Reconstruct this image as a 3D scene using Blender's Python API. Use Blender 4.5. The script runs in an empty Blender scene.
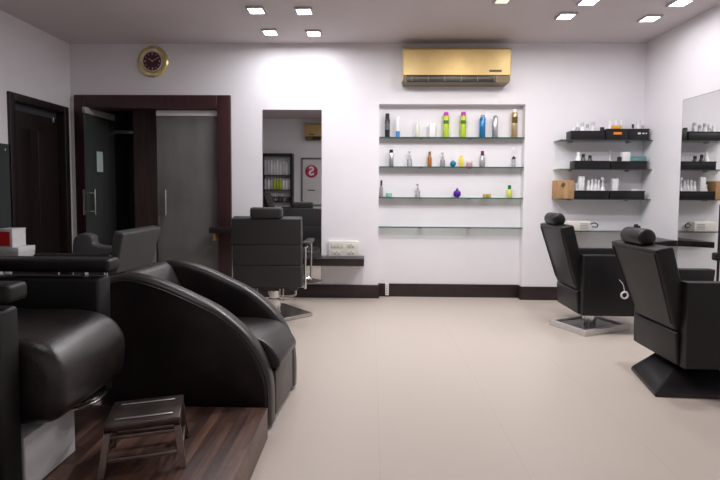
import bpy, bmesh, math, random
import numpy as np
from mathutils import Vector, Matrix
random.seed(7)
S = bpy.context.scene
COL = S.collection
PI = math.pi
R = math.radians
XL, XR, D, ZC, YB = -3.264, 2.889, 5.2, 2.737, -0.15

# ------------------------------------------------------------------ camera
TILT, YAW, ROLL, SHY, CH = .052, -.022, .006, -23.14, 1.159
cy, sy = math.cos(YAW), math.sin(YAW)
FW = Vector((sy*math.cos(TILT), cy*math.cos(TILT), -math.sin(TILT)))
RT = Vector((cy, -sy, 0)); UP = RT.cross(FW)
R2 = RT*math.cos(ROLL) + UP*math.sin(ROLL)
U2 = UP*math.cos(ROLL) - RT*math.sin(ROLL)
cam = bpy.data.cameras.new('camera'); cam.lens = 24; cam.sensor_width = 36
cam.shift_y = SHY/720
cam.clip_start = .02
co = bpy.data.objects.new('camera', cam); COL.objects.link(co)
M = Matrix((R2, U2, -FW)).transposed().to_4x4(); M.translation = (0, 0, CH)
co.matrix_world = M
S.camera = co

def at(u, v, Y):
    d = FW*480 + R2*(u-360) - U2*(v-240-SHY)
    k = Y/d.y
    return Vector((0, 0, CH)) + d*k

# ------------------------------------------------------------------ materials
def mat(name, col, rough=.5, metal=0., noise=0., nscale=20., bump=0., bscale=80., coat=0., spec=.5, rvar=0., trans=0., stretch=None, emis=None, col2=None):
    m = bpy.data.materials.new(name); m.use_nodes = True
    nt = m.node_tree; b = nt.nodes['Principled BSDF']
    b.inputs['Base Color'].default_value = (*col, 1)
    b.inputs['Roughness'].default_value = rough
    b.inputs['Metallic'].default_value = metal
    b.inputs['Specular IOR Level'].default_value = spec
    b.inputs['Coat Weight'].default_value = coat
    b.inputs['Transmission Weight'].default_value = trans
    tc = nt.nodes.new('ShaderNodeTexCoord'); vec = tc.outputs['Object']
    if stretch:
        mp = nt.nodes.new('ShaderNodeMapping'); mp.inputs['Scale'].default_value = stretch
        nt.links.new(vec, mp.inputs['Vector']); vec = mp.outputs['Vector']
    if noise or rvar or col2:
        n = nt.nodes.new('ShaderNodeTexNoise'); n.inputs['Scale'].default_value = nscale
        n.inputs['Detail'].default_value = 5; nt.links.new(vec, n.inputs['Vector'])
        if noise or col2:
            r = nt.nodes.new('ShaderNodeValToRGB')
            c2 = col2 if col2 else tuple(min(1, c*(1+noise)) for c in col)
            c1 = col if col2 else tuple(c*(1-noise) for c in col)
            r.color_ramp.elements[0].color = (*c1, 1); r.color_ramp.elements[0].position = .35
            r.color_ramp.elements[1].color = (*c2, 1); r.color_ramp.elements[1].position = .65
            nt.links.new(n.outputs['Fac'], r.inputs['Fac']); nt.links.new(r.outputs['Color'], b.inputs['Base Color'])
        if rvar:
            q = nt.nodes.new('ShaderNodeMapRange'); q.inputs['To Min'].default_value = rough-rvar; q.inputs['To Max'].default_value = rough+rvar
            nt.links.new(n.outputs['Fac'], q.inputs['Value']); nt.links.new(q.outputs['Result'], b.inputs['Roughness'])
    if bump:
        n2 = nt.nodes.new('ShaderNodeTexNoise'); n2.inputs['Scale'].default_value = bscale; n2.inputs['Detail'].default_value = 4
        nt.links.new(vec, n2.inputs['Vector'])
        bp = nt.nodes.new('ShaderNodeBump'); bp.inputs['Strength'].default_value = bump; bp.inputs['Distance'].default_value = .01
        nt.links.new(n2.outputs['Fac'], bp.inputs['Height']); nt.links.new(bp.outputs['Normal'], b.inputs['Normal'])
    if emis:
        b.inputs['Emission Color'].default_value = (*emis[0], 1); b.inputs['Emission Strength'].default_value = emis[1]
    return m

def glass_mat(name, tint, refl=1., diffuse_mix=.0, dcol=(.5, .5, .5)):
    m = bpy.data.materials.new(name); m.use_nodes = True
    nt = m.node_tree; nt.nodes.clear()
    o = nt.nodes.new('ShaderNodeOutputMaterial'); t = nt.nodes.new('ShaderNodeBsdfTransparent'); t.inputs[0].default_value = (*tint, 1)
    g = nt.nodes.new('ShaderNodeBsdfGlossy'); g.inputs['Roughness'].default_value = .02; g.inputs[0].default_value = (refl, refl, refl, 1)
    f = nt.nodes.new('ShaderNodeFresnel'); f.inputs[0].default_value = 1.5
    mx = nt.nodes.new('ShaderNodeMixShader'); nt.links.new(f.outputs[0], mx.inputs[0]); nt.links.new(t.outputs[0], mx.inputs[1]); nt.links.new(g.outputs[0], mx.inputs[2])
    last = mx
    if diffuse_mix:
        d = nt.nodes.new('ShaderNodeBsdfDiffuse'); d.inputs[0].default_value = (*dcol, 1)
        n = nt.nodes.new('ShaderNodeTexNoise'); n.inputs['Scale'].default_value = 3
        mr = nt.nodes.new('ShaderNodeMapRange'); mr.inputs['To Min'].default_value = diffuse_mix*.6; mr.inputs['To Max'].default_value = diffuse_mix*1.4
        nt.links.new(n.outputs['Fac'], mr.inputs['Value'])
        m2 = nt.nodes.new('ShaderNodeMixShader'); nt.links.new(mr.outputs['Result'], m2.inputs[0]); nt.links.new(mx.outputs[0], m2.inputs[1]); nt.links.new(d.outputs[0], m2.inputs[2]); last = m2
    nt.links.new(last.outputs[0], o.inputs[0])
    return m

def floor_mat():
    m = mat('cream_tile', (.55, .478, .418), .36, noise=.006, nscale=1.5, rvar=.04, spec=.5)
    nt = m.node_tree; b = nt.nodes['Principled BSDF']
    tc = nt.nodes.new('ShaderNodeTexCoord'); mp = nt.nodes.new('ShaderNodeMapping'); mp.inputs['Location'].default_value = (-.047, -.25, 0)
    br = nt.nodes.new('ShaderNodeTexBrick'); br.offset = 0; br.inputs['Scale'].default_value = 1
    br.inputs['Brick Width'].default_value = .611; br.inputs['Row Height'].default_value = 24.0; br.inputs['Mortar Size'].default_value = .0016; br.inputs['Mortar Smooth'].default_value = .3
    nt.links.new(tc.outputs['Object'], mp.inputs['Vector']); nt.links.new(mp.outputs['Vector'], br.inputs['Vector'])
    old = b.inputs['Base Color'].links[0].from_socket
    br.inputs['Mortar'].default_value = (.47, .41, .365, 1)
    nt.links.new(old, br.inputs['Color1']); nt.links.new(old, br.inputs['Color2'])
    nt.links.new(br.outputs['Color'], b.inputs['Base Color'])
    return m

def plank_mat():
    m = mat('plank_laminate', (.1, .05, .035), .38, bump=.08, bscale=60, stretch=(1, .12, 1))
    nt = m.node_tree; b = nt.nodes['Principled BSDF']
    tc = nt.nodes.new('ShaderNodeTexCoord'); mp = nt.nodes.new('ShaderNodeMapping'); mp.inputs['Rotation'].default_value = (0, 0, PI/2)
    br = nt.nodes.new('ShaderNodeTexBrick'); br.offset = .37; br.inputs['Scale'].default_value = 1
    br.inputs['Brick Width'].default_value = .34; br.inputs['Row Height'].default_value = .042; br.inputs['Mortar Size'].default_value = .0008
    br.inputs['Color1'].default_value = (.16, .082, .058, 1); br.inputs['Color2'].default_value = (.055, .028, .022, 1); br.inputs['Mortar'].default_value = (.02, .012, .01, 1)
    nt.links.new(tc.outputs['Object'], mp.inputs['Vector']); nt.links.new(mp.outputs['Vector'], br.inputs['Vector'])
    mp2 = nt.nodes.new('ShaderNodeMapping'); mp2.inputs['Scale'].default_value = (1, .08, 1)
    n = nt.nodes.new('ShaderNodeTexNoise'); n.inputs['Scale'].default_value = 45; n.inputs['Detail'].default_value = 6
    nt.links.new(tc.outputs['Object'], mp2.inputs['Vector']); nt.links.new(mp2.outputs['Vector'], n.inputs['Vector'])
    mx = nt.nodes.new('ShaderNodeMix'); mx.data_type = 'RGBA'; mx.blend_type = 'MULTIPLY'; mx.inputs['Factor'].default_value = .8
    rp = nt.nodes.new('ShaderNodeValToRGB'); rp.color_ramp.elements[0].color = (.45, .45, .45, 1); rp.color_ramp.elements[1].color = (1.4, 1.4, 1.4, 1)
    rp.color_ramp.elements[0].position = .3; rp.color_ramp.elements[1].position = .7
    nt.links.new(n.outputs['Fac'], rp.inputs['Fac'])
    nt.links.new(br.outputs['Color'], mx.inputs['A']); nt.links.new(rp.outputs['Color'], mx.inputs['B'])
    nt.links.new(mx.outputs['Result'], b.inputs['Base Color'])
    return m

WALL = mat('white_paint', (.83, .81, .84), .6, noise=.012, nscale=3, bump=.02, bscale=140, spec=.25)
CEIL = mat('ceiling_paint', (.62, .56, .565), .7, noise=.015, nscale=3, spec=.2)
FLOOR = floor_mat()
PLANK = plank_mat()
LEATHER = mat('black_leather', (.008, .0075, .0085), .40, rvar=.08, nscale=6, bump=.12, bscale=220, spec=.4)
LEATHER2 = mat('charcoal_leather', (.010, .0095, .0095), .45, rvar=.08, nscale=6, bump=.10, bscale=200, spec=.4)
WORN = mat('worn_black_leather', (.008, .007, .008), .34, col2=(.022, .013, .012), nscale=9, rvar=.08, bump=.15, bscale=160, spec=.7)
SLATE = mat('slate_leather', (.028, .027, .028), .5, rvar=.06, nscale=8, bump=.08, bscale=200)
MAHOG = mat('mahogany', (.042, .014, .016), .35, noise=.25, nscale=30, stretch=(1, 1, .08), spec=.5)
MAHOG_D = mat('dark_wenge', (.013, .006, .006), .45, noise=.25, nscale=30, stretch=(1, 1, .08))
SKIRT = mat('dark_skirting', (.024, .013, .013), .4, noise=.15, nscale=12)
LEDGE = mat('ledge_laminate', (.018, .012, .012), .3, noise=.2, nscale=20)
CHROME = mat('chrome', (.72, .71, .70), .18, 1., rvar=.05, nscale=10)
STEEL = mat('brushed_steel', (.55, .52, .50), .32, 1., noise=.08, nscale=60, stretch=(.05, 1, 1))
STOOLM = mat('dull_stool_metal', (.12, .095, .085), .34, .85, noise=.3, nscale=9, rvar=.1)
STOOLL = mat('stool_leg_metal', (.26, .21, .18), .36, .85, noise=.2, nscale=12)
GOLD = mat('gold_panel', (.58, .41, .165), .42, .3, noise=.06, nscale=8)
GOLDD = mat('dark_gold', (.22, .17, .10), .5, .3, noise=.1, nscale=20)
CLOCKG = mat('brass_rim', (.74, .64, .32), .28, .8, noise=.1, nscale=20)
DIALM = mat('maroon_dial', (.085, .018, .03), .35, noise=.1, nscale=40)
BLACK = mat('black_plastic', (.006, .006, .007), .4, noise=.1, nscale=30)
BLACKM = mat('black_base_metal', (.014, .013, .014), .35, rvar=.08, nscale=8)
WHITE = mat('white_plastic', (.82, .81, .82), .4, noise=.02, nscale=30)
CREAM = mat('cream_plastic', (.78, .75, .68), .45, noise=.02, nscale=30)
PEDW = mat('pedestal_white', (.66, .65, .66), .4, noise=.03, nscale=6)
GREY = mat('grey_plastic', (.32, .32, .34), .5, noise=.05, nscale=30)
CARD = mat('cardboard', (.44, .26, .12), .8, noise=.1, nscale=25, bump=.1, bscale=60)
RED = mat('red_card', (.72, .012, .02), .5, noise=.04, nscale=20)
MIRROR = mat('mirror_silver', (.80, .80, .80), .012, 1., noise=.005, nscale=2)
EDGE = mat('green_glass_edge', (.018, .11, .085), .15, noise=.15, nscale=30, coat=.5)
DGLASS = glass_mat('door_glass', (.50, .55, .53), 1., .36, (.42, .41, .395))  # diffuse grey over thin dust stands in for the room's reflection
DGLASS2 = glass_mat('dim_door_glass', (.50, .56, .54), 1., .13, (.30, .32, .315))  # same glass, less painted reflection grey for the darker left leaf
SGLASS = glass_mat('shelf_glass', (.84, .93, .89), .8)
CLEAR = glass_mat('clear_bottle', (.86, .88, .88), .9, .3, (.75, .75, .76))
TEALG = glass_mat('teal_plastic', (.55, .8, .78), .8, .45, (.3, .55, .53))
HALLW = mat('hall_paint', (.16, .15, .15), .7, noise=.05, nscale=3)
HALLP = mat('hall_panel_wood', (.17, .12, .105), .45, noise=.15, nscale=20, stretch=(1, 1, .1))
LAMP = mat('lamp_diffuser', (.9, .9, .9), .4, noise=.01, emis=((1, .97, .98), 14))
LAMPY = mat('warm_lamp_diffuser', (.9, .8, .5), .4, noise=.01, emis=((1, .78, .45), 1.2))
TRIMW = mat('lamp_trim', (.55, .53, .53), .5, noise=.02)
PAPER = mat('pale_paper', (.55, .68, .66), .6, noise=.03)
POSTER = mat('poster_white', (.72, .70, .71), .45, noise=.03)
CRIM = mat('crimson_print', (.50, .012, .07), .5, noise=.03)
cc = {}
def C(*rgb, rough=.35, metal=0.):
    k = (rgb, rough, metal)
    if k not in cc:
        cc[k] = mat('tint_%d' % len(cc), rgb, rough, metal, noise=.04, nscale=40)
    return cc[k]

# ------------------------------------------------------------------ mesh helpers
def xf(vs, rot=None, loc=None):
    m = Matrix.Identity(4)
    if rot: m = Matrix.Rotation(rot[2], 4, 'Z') @ Matrix.Rotation(rot[1], 4, 'Y') @ Matrix.Rotation(rot[0], 4, 'X')
    if loc is not None: m = Matrix.Translation(loc) @ m
    for v in vs: v.co = m @ v.co

def rbox(bm, lo, hi, r=.0, seg=3, rot=None, pivot=None):
    """box from lo to hi, edges rounded by r, then turned about its centre or the pivot"""
    t = bmesh.new(); bmesh.ops.create_cube(t, size=1)
    lo, hi = Vector(lo), Vector(hi); c = (lo+hi)/2; s = hi-lo
    for v in t.verts: v.co = Vector((v.co.x*s.x, v.co.y*s.y, v.co.z*s.z))
    if r > 0: bmesh.ops.bevel(t, geom=t.edges[:], offset=min(r, min(s)*.49), segments=seg, profile=.5, affect='EDGES')
    if rot:
        p = Vector(pivot) if pivot is not None else c
        xf(t.verts, None, c-p); xf(t.verts, rot, p)
    else: xf(t.verts, None, c)
    merge(bm, t); return bm

def merge(bm, t):
    me = bpy.data.meshes.new('tmp'); t.to_mesh(me); t.free(); bm.from_mesh(me); bpy.data.meshes.remove(me)

def prism(bm, pts, a, b, axis='y', r=.0, seg=4, taper=None):
    """closed outline pts (two coordinates) pushed from a to b along axis, cap edges rounded by r"""
    t = bmesh.new()
    def mk(p, h):
        if axis == 'y': return (p[0], h, p[1])
        if axis == 'x': return (h, p[0], p[1])
        return (p[0], p[1], h)
    A = [t.verts.new(mk(p, a)) for p in pts]; B = [t.verts.new(mk(p, b)) for p in pts]
    n = len(pts)
    t.faces.new(A); t.faces.new(B[::-1])
    for i in range(n): t.faces.new((A[i], B[i], B[(i+1) % n], A[(i+1) % n]))
    bmesh.ops.recalc_face_normals(t, faces=t.faces[:])
    if r > 0:
        capv = set(A), set(B)
        ed = [e for e in t.edges if (e.verts[0] in capv[0] and e.verts[1] in capv[0]) or (e.verts[0] in capv[1] and e.verts[1] in capv[1])]
        bmesh.ops.bevel(t, geom=ed, offset=r, segments=seg, profile=.5, affect='EDGES')
    merge(bm, t); return bm

def lathe(bm, prof, n=20, loc=(0, 0, 0), rot=None):
    t = bmesh.new(); rings = []
    for (r, z) in prof:
        if r < 1e-6: rings.append([t.verts.new((0, 0, z))])
        else: rings.append([t.verts.new((r*math.cos(2*PI*i/n), r*math.sin(2*PI*i/n), z)) for i in range(n)])
    for a, b in zip(rings, rings[1:]):
        for i in range(n):
            j = (i+1) % n
            if len(a) == 1 and len(b) > 1: t.faces.new((a[0], b[j], b[i]))
            elif len(b) == 1 and len(a) > 1: t.faces.new((a[i], a[j], b[0]))
            elif len(a) > 1: t.faces.new((a[i], a[j], b[j], b[i]))
    for ring, fl in ((rings[0], True), (rings[-1], False)):
        if len(ring) > 1: t.faces.new(ring[::-1] if fl else ring)
    bmesh.ops.recalc_face_normals(t, faces=t.faces[:])
    xf(t.verts, rot, loc); merge(bm, t); return bm

def tube(bm, pts, r, n=10, closed=False):
    t = bmesh.new(); P = [Vector(p) for p in pts]; rings = []; k = len(P)
    nrm = None
    for i, p in enumerate(P):
        a = P[(i-1) % k] if (closed or i > 0) else p; b = P[(i+1) % k] if (closed or i < k-1) else p
        d = (b-a).normalized()
        if nrm is None: nrm = d.orthogonal().normalized()
        nrm = (nrm - d*nrm.dot(d)).normalized(); bi = d.cross(nrm)
        rings.append([t.verts.new(p + (nrm*math.cos(2*PI*j/n) + bi*math.sin(2*PI*j/n))*r) for j in range(n)])
    m = k if closed else k-1
    for i in range(m):
        a, b = rings[i], rings[(i+1) % k]
        for j in range(n): t.faces.new((a[j], a[(j+1) % n], b[(j+1) % n], b[j]))
    if not closed: t.faces.new(rings[0][::-1]); t.faces.new(rings[-1])
    bmesh.ops.recalc_face_normals(t, faces=t.faces[:])
    merge(bm, t); return bm

def smooth_path(pts, n=6):
    P = [Vector(p) for p in pts]; out = []
    for i in range(len(P)-1):
        p0, p1, p2, p3 = P[max(i-1, 0)], P[i], P[i+1], P[min(i+2, len(P)-1)]
        for j in range(n):
            t = j/n
            out.append(.5*((2*p1)+(p2-p0)*t+(2*p0-5*p1+4*p2-p3)*t*t+(3*p1-p0-3*p2+p3)*t**3))
    out.append(P[-1]); return out

def NB(): return bmesh.new()
def link(name, bm, m, parent=None, ang=35):
    me = bpy.data.meshes.new(name); bm.to_mesh(me); bm.free()
    for p in me.polygons: p.use_smooth = True
    me.set_sharp_from_angle(angle=R(ang)); me.materials.append(m)
    o = bpy.data.objects.new(name, me); COL.objects.link(o)
    if parent is not None: o.parent = parent
    return o
def struct(name, bm, m, parent=None):
    o = link(name, bm, m, parent)
    if parent is None: o['kind'] = 'structure'
    return o
def tag(o, label, cat, group=None):
    o['label'] = label; o['category'] = cat
    if group: o['group'] = group
    return o
def thing(name, label, cat, loc=(0, 0, 0), rz=0, group=None):
    o = bpy.data.objects.new(name, None); COL.objects.link(o); o.empty_display_size = .1
    o.location = loc; o.rotation_euler = (0, 0, rz)
    return tag(o, label, cat, group)

# ------------------------------------------------------------------ the room
DX0, DX1, DZ = -3.216, -1.512, 2.187          # door frame outer
NX0, NX1, NZ, ND = .086, 1.640, 2.10, .10      # niche
T = .12
b = NB(); rbox(b, (XL-.1, YB-.1, -.1), (XR+.1, D+ND+T, 0)); struct('floor', b, FLOOR)
b = NB(); rbox(b, (XL-.1, YB-.1, ZC), (XR+.1, D+.5, ZC+.1)); struct('ceiling', b, CEIL)
b = NB()
rbox(b, (XL-.1, D, 0), (DX0, D+T, ZC)); rbox(b, (DX0, D, DZ), (DX1, D+T, ZC)); rbox(b, (DX1, D, 0), (NX0, D+ND+T, ZC))
rbox(b, (NX0, D, NZ), (NX1, D+ND+T, ZC)); rbox(b, (NX0, D+ND, 0), (NX1, D+ND+T, NZ)); rbox(b, (NX1, D, 0), (XR+.1, D+ND+T, ZC))
struct('wall_back', b, WALL)
LY0, LY1, LZ = 4.275, 5.125, 2.042
b = NB()
rbox(b, (XL-.1, YB-.1, 0), (XL, LY0, ZC)); rbox(b, (XL-.1, LY0, LZ), (XL, LY1, ZC)); rbox(b, (XL-.1, LY1, 0), (XL, D, ZC))
struct('wall_left', b, WALL)
b = NB(); rbox(b, (XR, YB-.1, 0), (XR+.1, D, ZC)); struct('wall_right', b, WALL)
b = NB(); rbox(b, (XL, YB-.1, 0), (XR, YB, ZC)); struct('wall_rear', b, WALL)
BH = .145
b = NB(); rbox(b, (DX1, D-.015, 0), (NX0, D, BH), .003); rbox(b, (NX1, D-.015, 0), (XR, D, BH), .003); rbox(b, (NX0, D+ND-.015, 0), (NX1, D+ND, BH), .003); rbox(b, (NX0, D-.012, 0), (NX0+.013, D+ND-.015, BH), .002); rbox(b, (NX1-.013, D-.012, 0), (NX1, D+ND-.015, BH), .002)
struct('baseboard_back', b, SKIRT)
b = NB(); rbox(b, (XR-.015, YB, 0), (XR, D-.015, BH), .003); struct('baseboard_right', b, SKIRT)
b = NB(); rbox(b, (XL, YB, 0), (XL+.015, LY0, BH), .003); struct('baseboard_left', b, SKIRT)

# double glass door in a mahogany frame
FWD = .135
b = NB(); rbox(b, (DX0, D-.03, 0), (DX0+FWD-.02, D+T+.02, DZ), .006); rbox(b, (DX1-FWD-.01, D-.03, 0), (DX1, D+T+.02, DZ), .006); rbox(b, (DX0+FWD-.02, D-.03, DZ-FWD-.01), (DX1-FWD-.01, D+T+.02, DZ), .006)
door = struct('door_1', b, MAHOG)
OX0, OX1, OZ = DX0+FWD-.02, DX1-FWD-.01, DZ-FWD-.01
MX = at(157, 150, D+.06).x
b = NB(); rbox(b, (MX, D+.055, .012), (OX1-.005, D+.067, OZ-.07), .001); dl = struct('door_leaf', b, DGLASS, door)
b = NB(); rbox(b, (MX, D+.045, OZ-.065), (OX1-.005, D+.077, OZ-.005), .004); struct('top_rail', b, C(.80, .76, .78, rough=.4), dl)  # light catching this rail is put into its pale colour
b = NB(); hx = at(166, 200, D+.02).x
tube(b, [(hx, D+.01, .89), (hx, D+.01, 1.17)], .011); tube(b, [(hx, D+.115, .89), (hx, D+.115, 1.17)], .011)
for z in (.93, 1.13): tube(b, [(hx, D+.01, z), (hx, D+.115, z)], .008)
struct('door_handle', b, CHROME, dl)
lx = -3.065
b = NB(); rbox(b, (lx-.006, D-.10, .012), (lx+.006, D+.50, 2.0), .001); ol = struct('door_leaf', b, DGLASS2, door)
b = NB(); rbox(b, (lx-.016, D-.10, 1.985), (lx+.016, D+.50, 2.05), .004); struct('top_rail', b, C(.42, .39, .39, rough=.4), ol)  # twin of the pale rail, its shade put into the darker grey
b = NB(); tube(b, [(lx+.05, D-.01, .89), (lx+.05, D-.01, 1.17)], .011); tube(b, [(lx-.05, D-.045, .89), (lx-.05, D-.045, 1.17)], .011)
for z in (.93, 1.13): tube(b, [(lx-.05, D-.045, z), (lx+.05, D-.01, z)], .007)
struct('door_handle', b, CHROME, ol)
b = NB(); rbox(b, (lx+.0065, D+.115, 1.366), (lx+.0085, D+.235, 1.593)); struct('paper_notice', b, PAPER, ol)
# hall behind the glass
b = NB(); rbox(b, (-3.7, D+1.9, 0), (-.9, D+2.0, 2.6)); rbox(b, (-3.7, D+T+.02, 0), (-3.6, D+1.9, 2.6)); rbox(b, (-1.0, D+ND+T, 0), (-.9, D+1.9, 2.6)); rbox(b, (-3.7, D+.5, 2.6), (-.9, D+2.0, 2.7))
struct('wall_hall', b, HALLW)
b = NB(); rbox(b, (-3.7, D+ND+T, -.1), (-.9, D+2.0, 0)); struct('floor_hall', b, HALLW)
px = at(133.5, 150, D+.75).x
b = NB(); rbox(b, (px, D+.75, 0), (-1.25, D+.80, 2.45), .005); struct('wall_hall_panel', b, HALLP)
b = NB(); rbox(b, (-3.19, D+.70, 1.86), (-2.945, D+.74, 1.90), .006); t_ = link('door_closer', b, STEEL); tag(t_, 'short grey closer bar in the dark hall behind the open glass door leaf', 'door closer')

# side door on the left wall
b = NB(); rbox(b, (XL-.1, LY0, 0), (XL+.025, LY0+.07, LZ), .005); rbox(b, (XL-.1, LY1-.07, 0), (XL+.025, LY1, LZ), .005); rbox(b, (XL-.1, LY0+.07, LZ-.07), (XL+.025, LY1-.07, LZ), .005)
d2 = struct('door_2', b, MAHOG_D)
b = NB(); rbox(b, (XL-.098, LY0+.07, .01), (XL-.06, LY1-.07, LZ-.14), .003)
for y0, y1 in ((LY0+.14, LY0+.37), (LY0+.47, LY1-.14)):
    rbox(b, (XL-.062, y0, .2), (XL-.054, y1, 1.75), .003)
dp = struct('door_panel', b, MAHOG_D, d2)
b = NB(); rbox(b, (XL-.09, LY0+.07, LZ-.14), (XL-.07, LY1-.07, LZ-.07)); struct('transom_pane', b, C(.06, .065, .075), d2)
b = NB(); rbox(b, (XL-.055, LY1-.17, 1.86), (XL-.035, LY1-.14, 1.91), .004); struct('hook', b, STEEL, dp)

# ------------------------------------------------------------------ mirrors
def mirror(label, lo, hi, nx):
    """nx: which face looks into the room"""
    t = thing('wall_mirror', label, 'mirror', ((lo[0]+hi[0])/2, (lo[1]+hi[1])/2, lo[2]))
    off = t.location
    b = NB(); rbox(b, Vector(lo)-off, Vector(hi)-off); link('glass', b, MIRROR, t)
    b = NB()
    if nx == 'y':
        for x in (lo[0], hi[0]): rbox(b, Vector((x-.003, lo[1]+.001, lo[2]))-off, Vector((x+.003, hi[1], hi[2]))-off)
        rbox(b, Vector((lo[0], lo[1]+.001, hi[2]))-off, Vector((hi[0], hi[1], hi[2]+.003))-off)
    else:
        for y in (lo[1], hi[1]): rbox(b, Vector((lo[0], y-.003, lo[2]))-off, Vector((hi[0], y+.003, hi[2]))-off)
        rbox(b, Vector((lo[0], lo[1], hi[2]))-off, Vector((hi[0], hi[1], hi[2]+.003))-off)
    link('rim', b, C(.12, .13, .13), t)
    return t
mirror('tall frameless wall mirror behind the chair between door and niche', (-1.167, D-.008, .16), (-.535, D-.0005, 2.034), 'y')
mr = mirror('tall wall mirror on the right wall beside the two black chairs', (XR-.008, 3.1, .16), (XR-.0005, 4.50, 2.012), 'x')
mr.rotation_euler = (0, 0, R(1.2)); mr.location.x -= .017
t = thing('grey_mirror', 'left wall mirror, its reflection painted as dark grey glass, above the red and white boxes', 'grey_mirror', (XL, 3.4, .5755))
b = NB(); rbox(b, (.0005, -.9, 0), (.010, LY0-3.405, .9915), .001); link('sheet', b, C(.06, .068, .068, rough=.15), t)  # flat grey stands in for the mirror's dim reflection
for (yy, zz) in ((-.85, .05), (-.85, .94), (LY0-3.45, .05), (LY0-3.45, .94)):
    b = NB(); lathe(b, [(.012, 0), (.012, .006), (.008, .009)], 14, loc=(.010, yy, zz), rot=(0, PI/2, 0)); link('fixing_stud', b, CHROME, t)

# ------------------------------------------------------------------ air conditioner, clock
def aircon(label, cx, y, z0, z1, w, d, dirn):
    """y: wall face; dirn -1 hangs towards the camera side"""
    t = thing('air_conditioner', label, 'air conditioner', (cx, y, z0), 0 if dirn < 0 else PI)
    h = z1-z0; g = .075
    prof = [(-.002, h), (-d*.8, h), (-d, h-.03), (-d, g), (-.002, g)]
    b = NB(); prism(b, prof, -w/2, w/2, 'x', .008, 3); link('front_panel', b, GOLD, t)
    prof = [(-.002, g-.002), (-d*.94, g-.002), (-d*.90, .004), (-d*.8, 0), (-.002, 0)]
    b = NB(); prism(b, prof, -w/2+.01, w/2-.01, 'x', .004, 2); link('underside', b, GOLDD, t)
    b = NB(); rbox(b, (-w/2+.04, -d*.965, .008), (w/2-.15, -d*.86, g-.004), .003); lv = link('air_outlet', b, BLACK, t)
    b = NB()
    for k in range(6):
        x = -w/2+.09+k*(w-.26)/5.
        rbox(b, (x, -d*.985, .012), (x+.006, -d*.96, g-.01))
    rbox(b, (-w/2+.05, -d*.99, g*.55), (w/2-.17, -d*.975, g*.55+.006))
    link('louvre', b, GOLDD, lv)
    b = NB(); rbox(b, (w/2-.22, -d-.003, g+.03), (w/2-.095, -d+.002, g+.052), .001); link('badge', b, C(.05, .035, .02), t)
    for x in (-w/2-.004, w/2-.006):
        b = NB(); rbox(b, (x, -d*.94, .02), (x+.010, -.004, h-.012), .004); link('end_cap', b, C(.72, .62, .42), t)
    return t
aircon('gold split air conditioner on the wall above the niche', .872, D, 2.285, 2.645, 1.10, .2, -1)
t = thing('wall_clock', 'round brass wall clock with maroon dial above the glass door', 'clock', (-2.35, D, 2.545))
b = NB(); lathe(b, [(.165, 0), (.168, .015), (.155, .03), (.13, .036), (.108, .026), (.108, 0)], 40, rot=(PI/2, 0, 0), loc=(0, -.0005, 0)); link('rim', b, CLOCKG, t)
b = NB(); lathe(b, [(.108, .003), (.108, .028), (.098, .030), (.098, .026), (0, .026)], 36, rot=(PI/2, 0, 0)); dial = link('dial', b, DIALM, t)
b = NB(); tube(b, [(.104*math.cos(a), -.03, .104*math.sin(a)) for a in [2*PI*i/40 for i in range(40)]], .006, 8, True); link('inner_ring', b, C(.75, .70, .66, rough=.3, metal=.6), t)
for k in range(12):
    a = k*PI/6; r0 = .078; q = .011 if k % 3 == 0 else .007
    b = NB(); rbox(b, (r0*math.sin(a)-q*.6, -.0275, r0*math.cos(a)-q), (r0*math.sin(a)+q*.6, -.0262, r0*math.cos(a)+q)); link('hour_mark', b, C(.55, .42, .42), dial)
b = NB(); rbox(b, (-.004, -.0300, 0), (.004, -.0280, .05), rot=(0, R(-55), 0), pivot=(0, -.029, 0)); rbox(b, (-.003, -.0320, 0), (.003, -.0302, .075), rot=(0, R(60), 0), pivot=(0, -.031, 0)); lathe(b, [(.007, 0), (.007, .006)], 12, loc=(0, -.027, 0), rot=(PI/2, 0, 0))
link('hand', b, C(.62, .52, .45), dial)

# ------------------------------------------------------------------ ceiling lamps
def downlight(x, y, label, m=LAMP, w=.12, energy=0, col=(.975, .965, 1), group='square ceiling downlights'):
    t = thing('ceiling_downlight', label, 'ceiling lamp', (x, y, ZC), 0, group)
    b = NB()
    for lo, hi in (((-w/2-.015, -w/2-.015), (w/2+.015, -w/2)), ((-w/2-.015, w/2), (w/2+.015, w/2+.015)), ((-w/2-.015, -w/2), (-w/2, w/2)), ((w/2, -w/2), (w/2+.015, w/2))):
        rbox(b, (*lo, -.018), (*hi, -.0005), .002)
    link('frame', b, TRIMW, t)
    b = NB(); rbox(b, (-w/2, -w/2, -.014), (w/2, w/2, -.001)); link('diffuser', b, m, t)
    if energy:
        l = bpy.data.lights.new('lamp_light', 'AREA'); l.shape = 'SQUARE'; l.size = w; l.energy = energy; l.color = col; l.spread = R(178)
        lo = bpy.data.objects.new('lamp_light', l); COL.objects.link(lo); lo.location = (x, y, ZC-.03); 
    return t
EL, ER, EF = 3.0, 3.2, 13.5
downlight(-1.006, 4.235, 'left lamp of the nearer pair of square downlights above the tall back mirror', energy=EL)
downlight(-.592, 4.255, 'right lamp of the nearer pair of square downlights above the tall back mirror', energy=EL)
downlight(-1.004, 4.81, 'left lamp of the pair of square downlights closest to the back wall', energy=EL)
downlight(-.575, 4.84, 'right lamp of the pair of square downlights closest to the back wall', energy=EL)
downlight(1.721, 4.385, 'square downlight third from the right wall, nearest the air conditioner', energy=ER)
downlight(1.775, 4.06, 'square downlight at the top picture edge, between the lamps left of the right wall', energy=ER)
downlight(2.494, 4.451, 'square downlight closest to the corner of back and right walls', energy=ER*.33)
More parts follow.
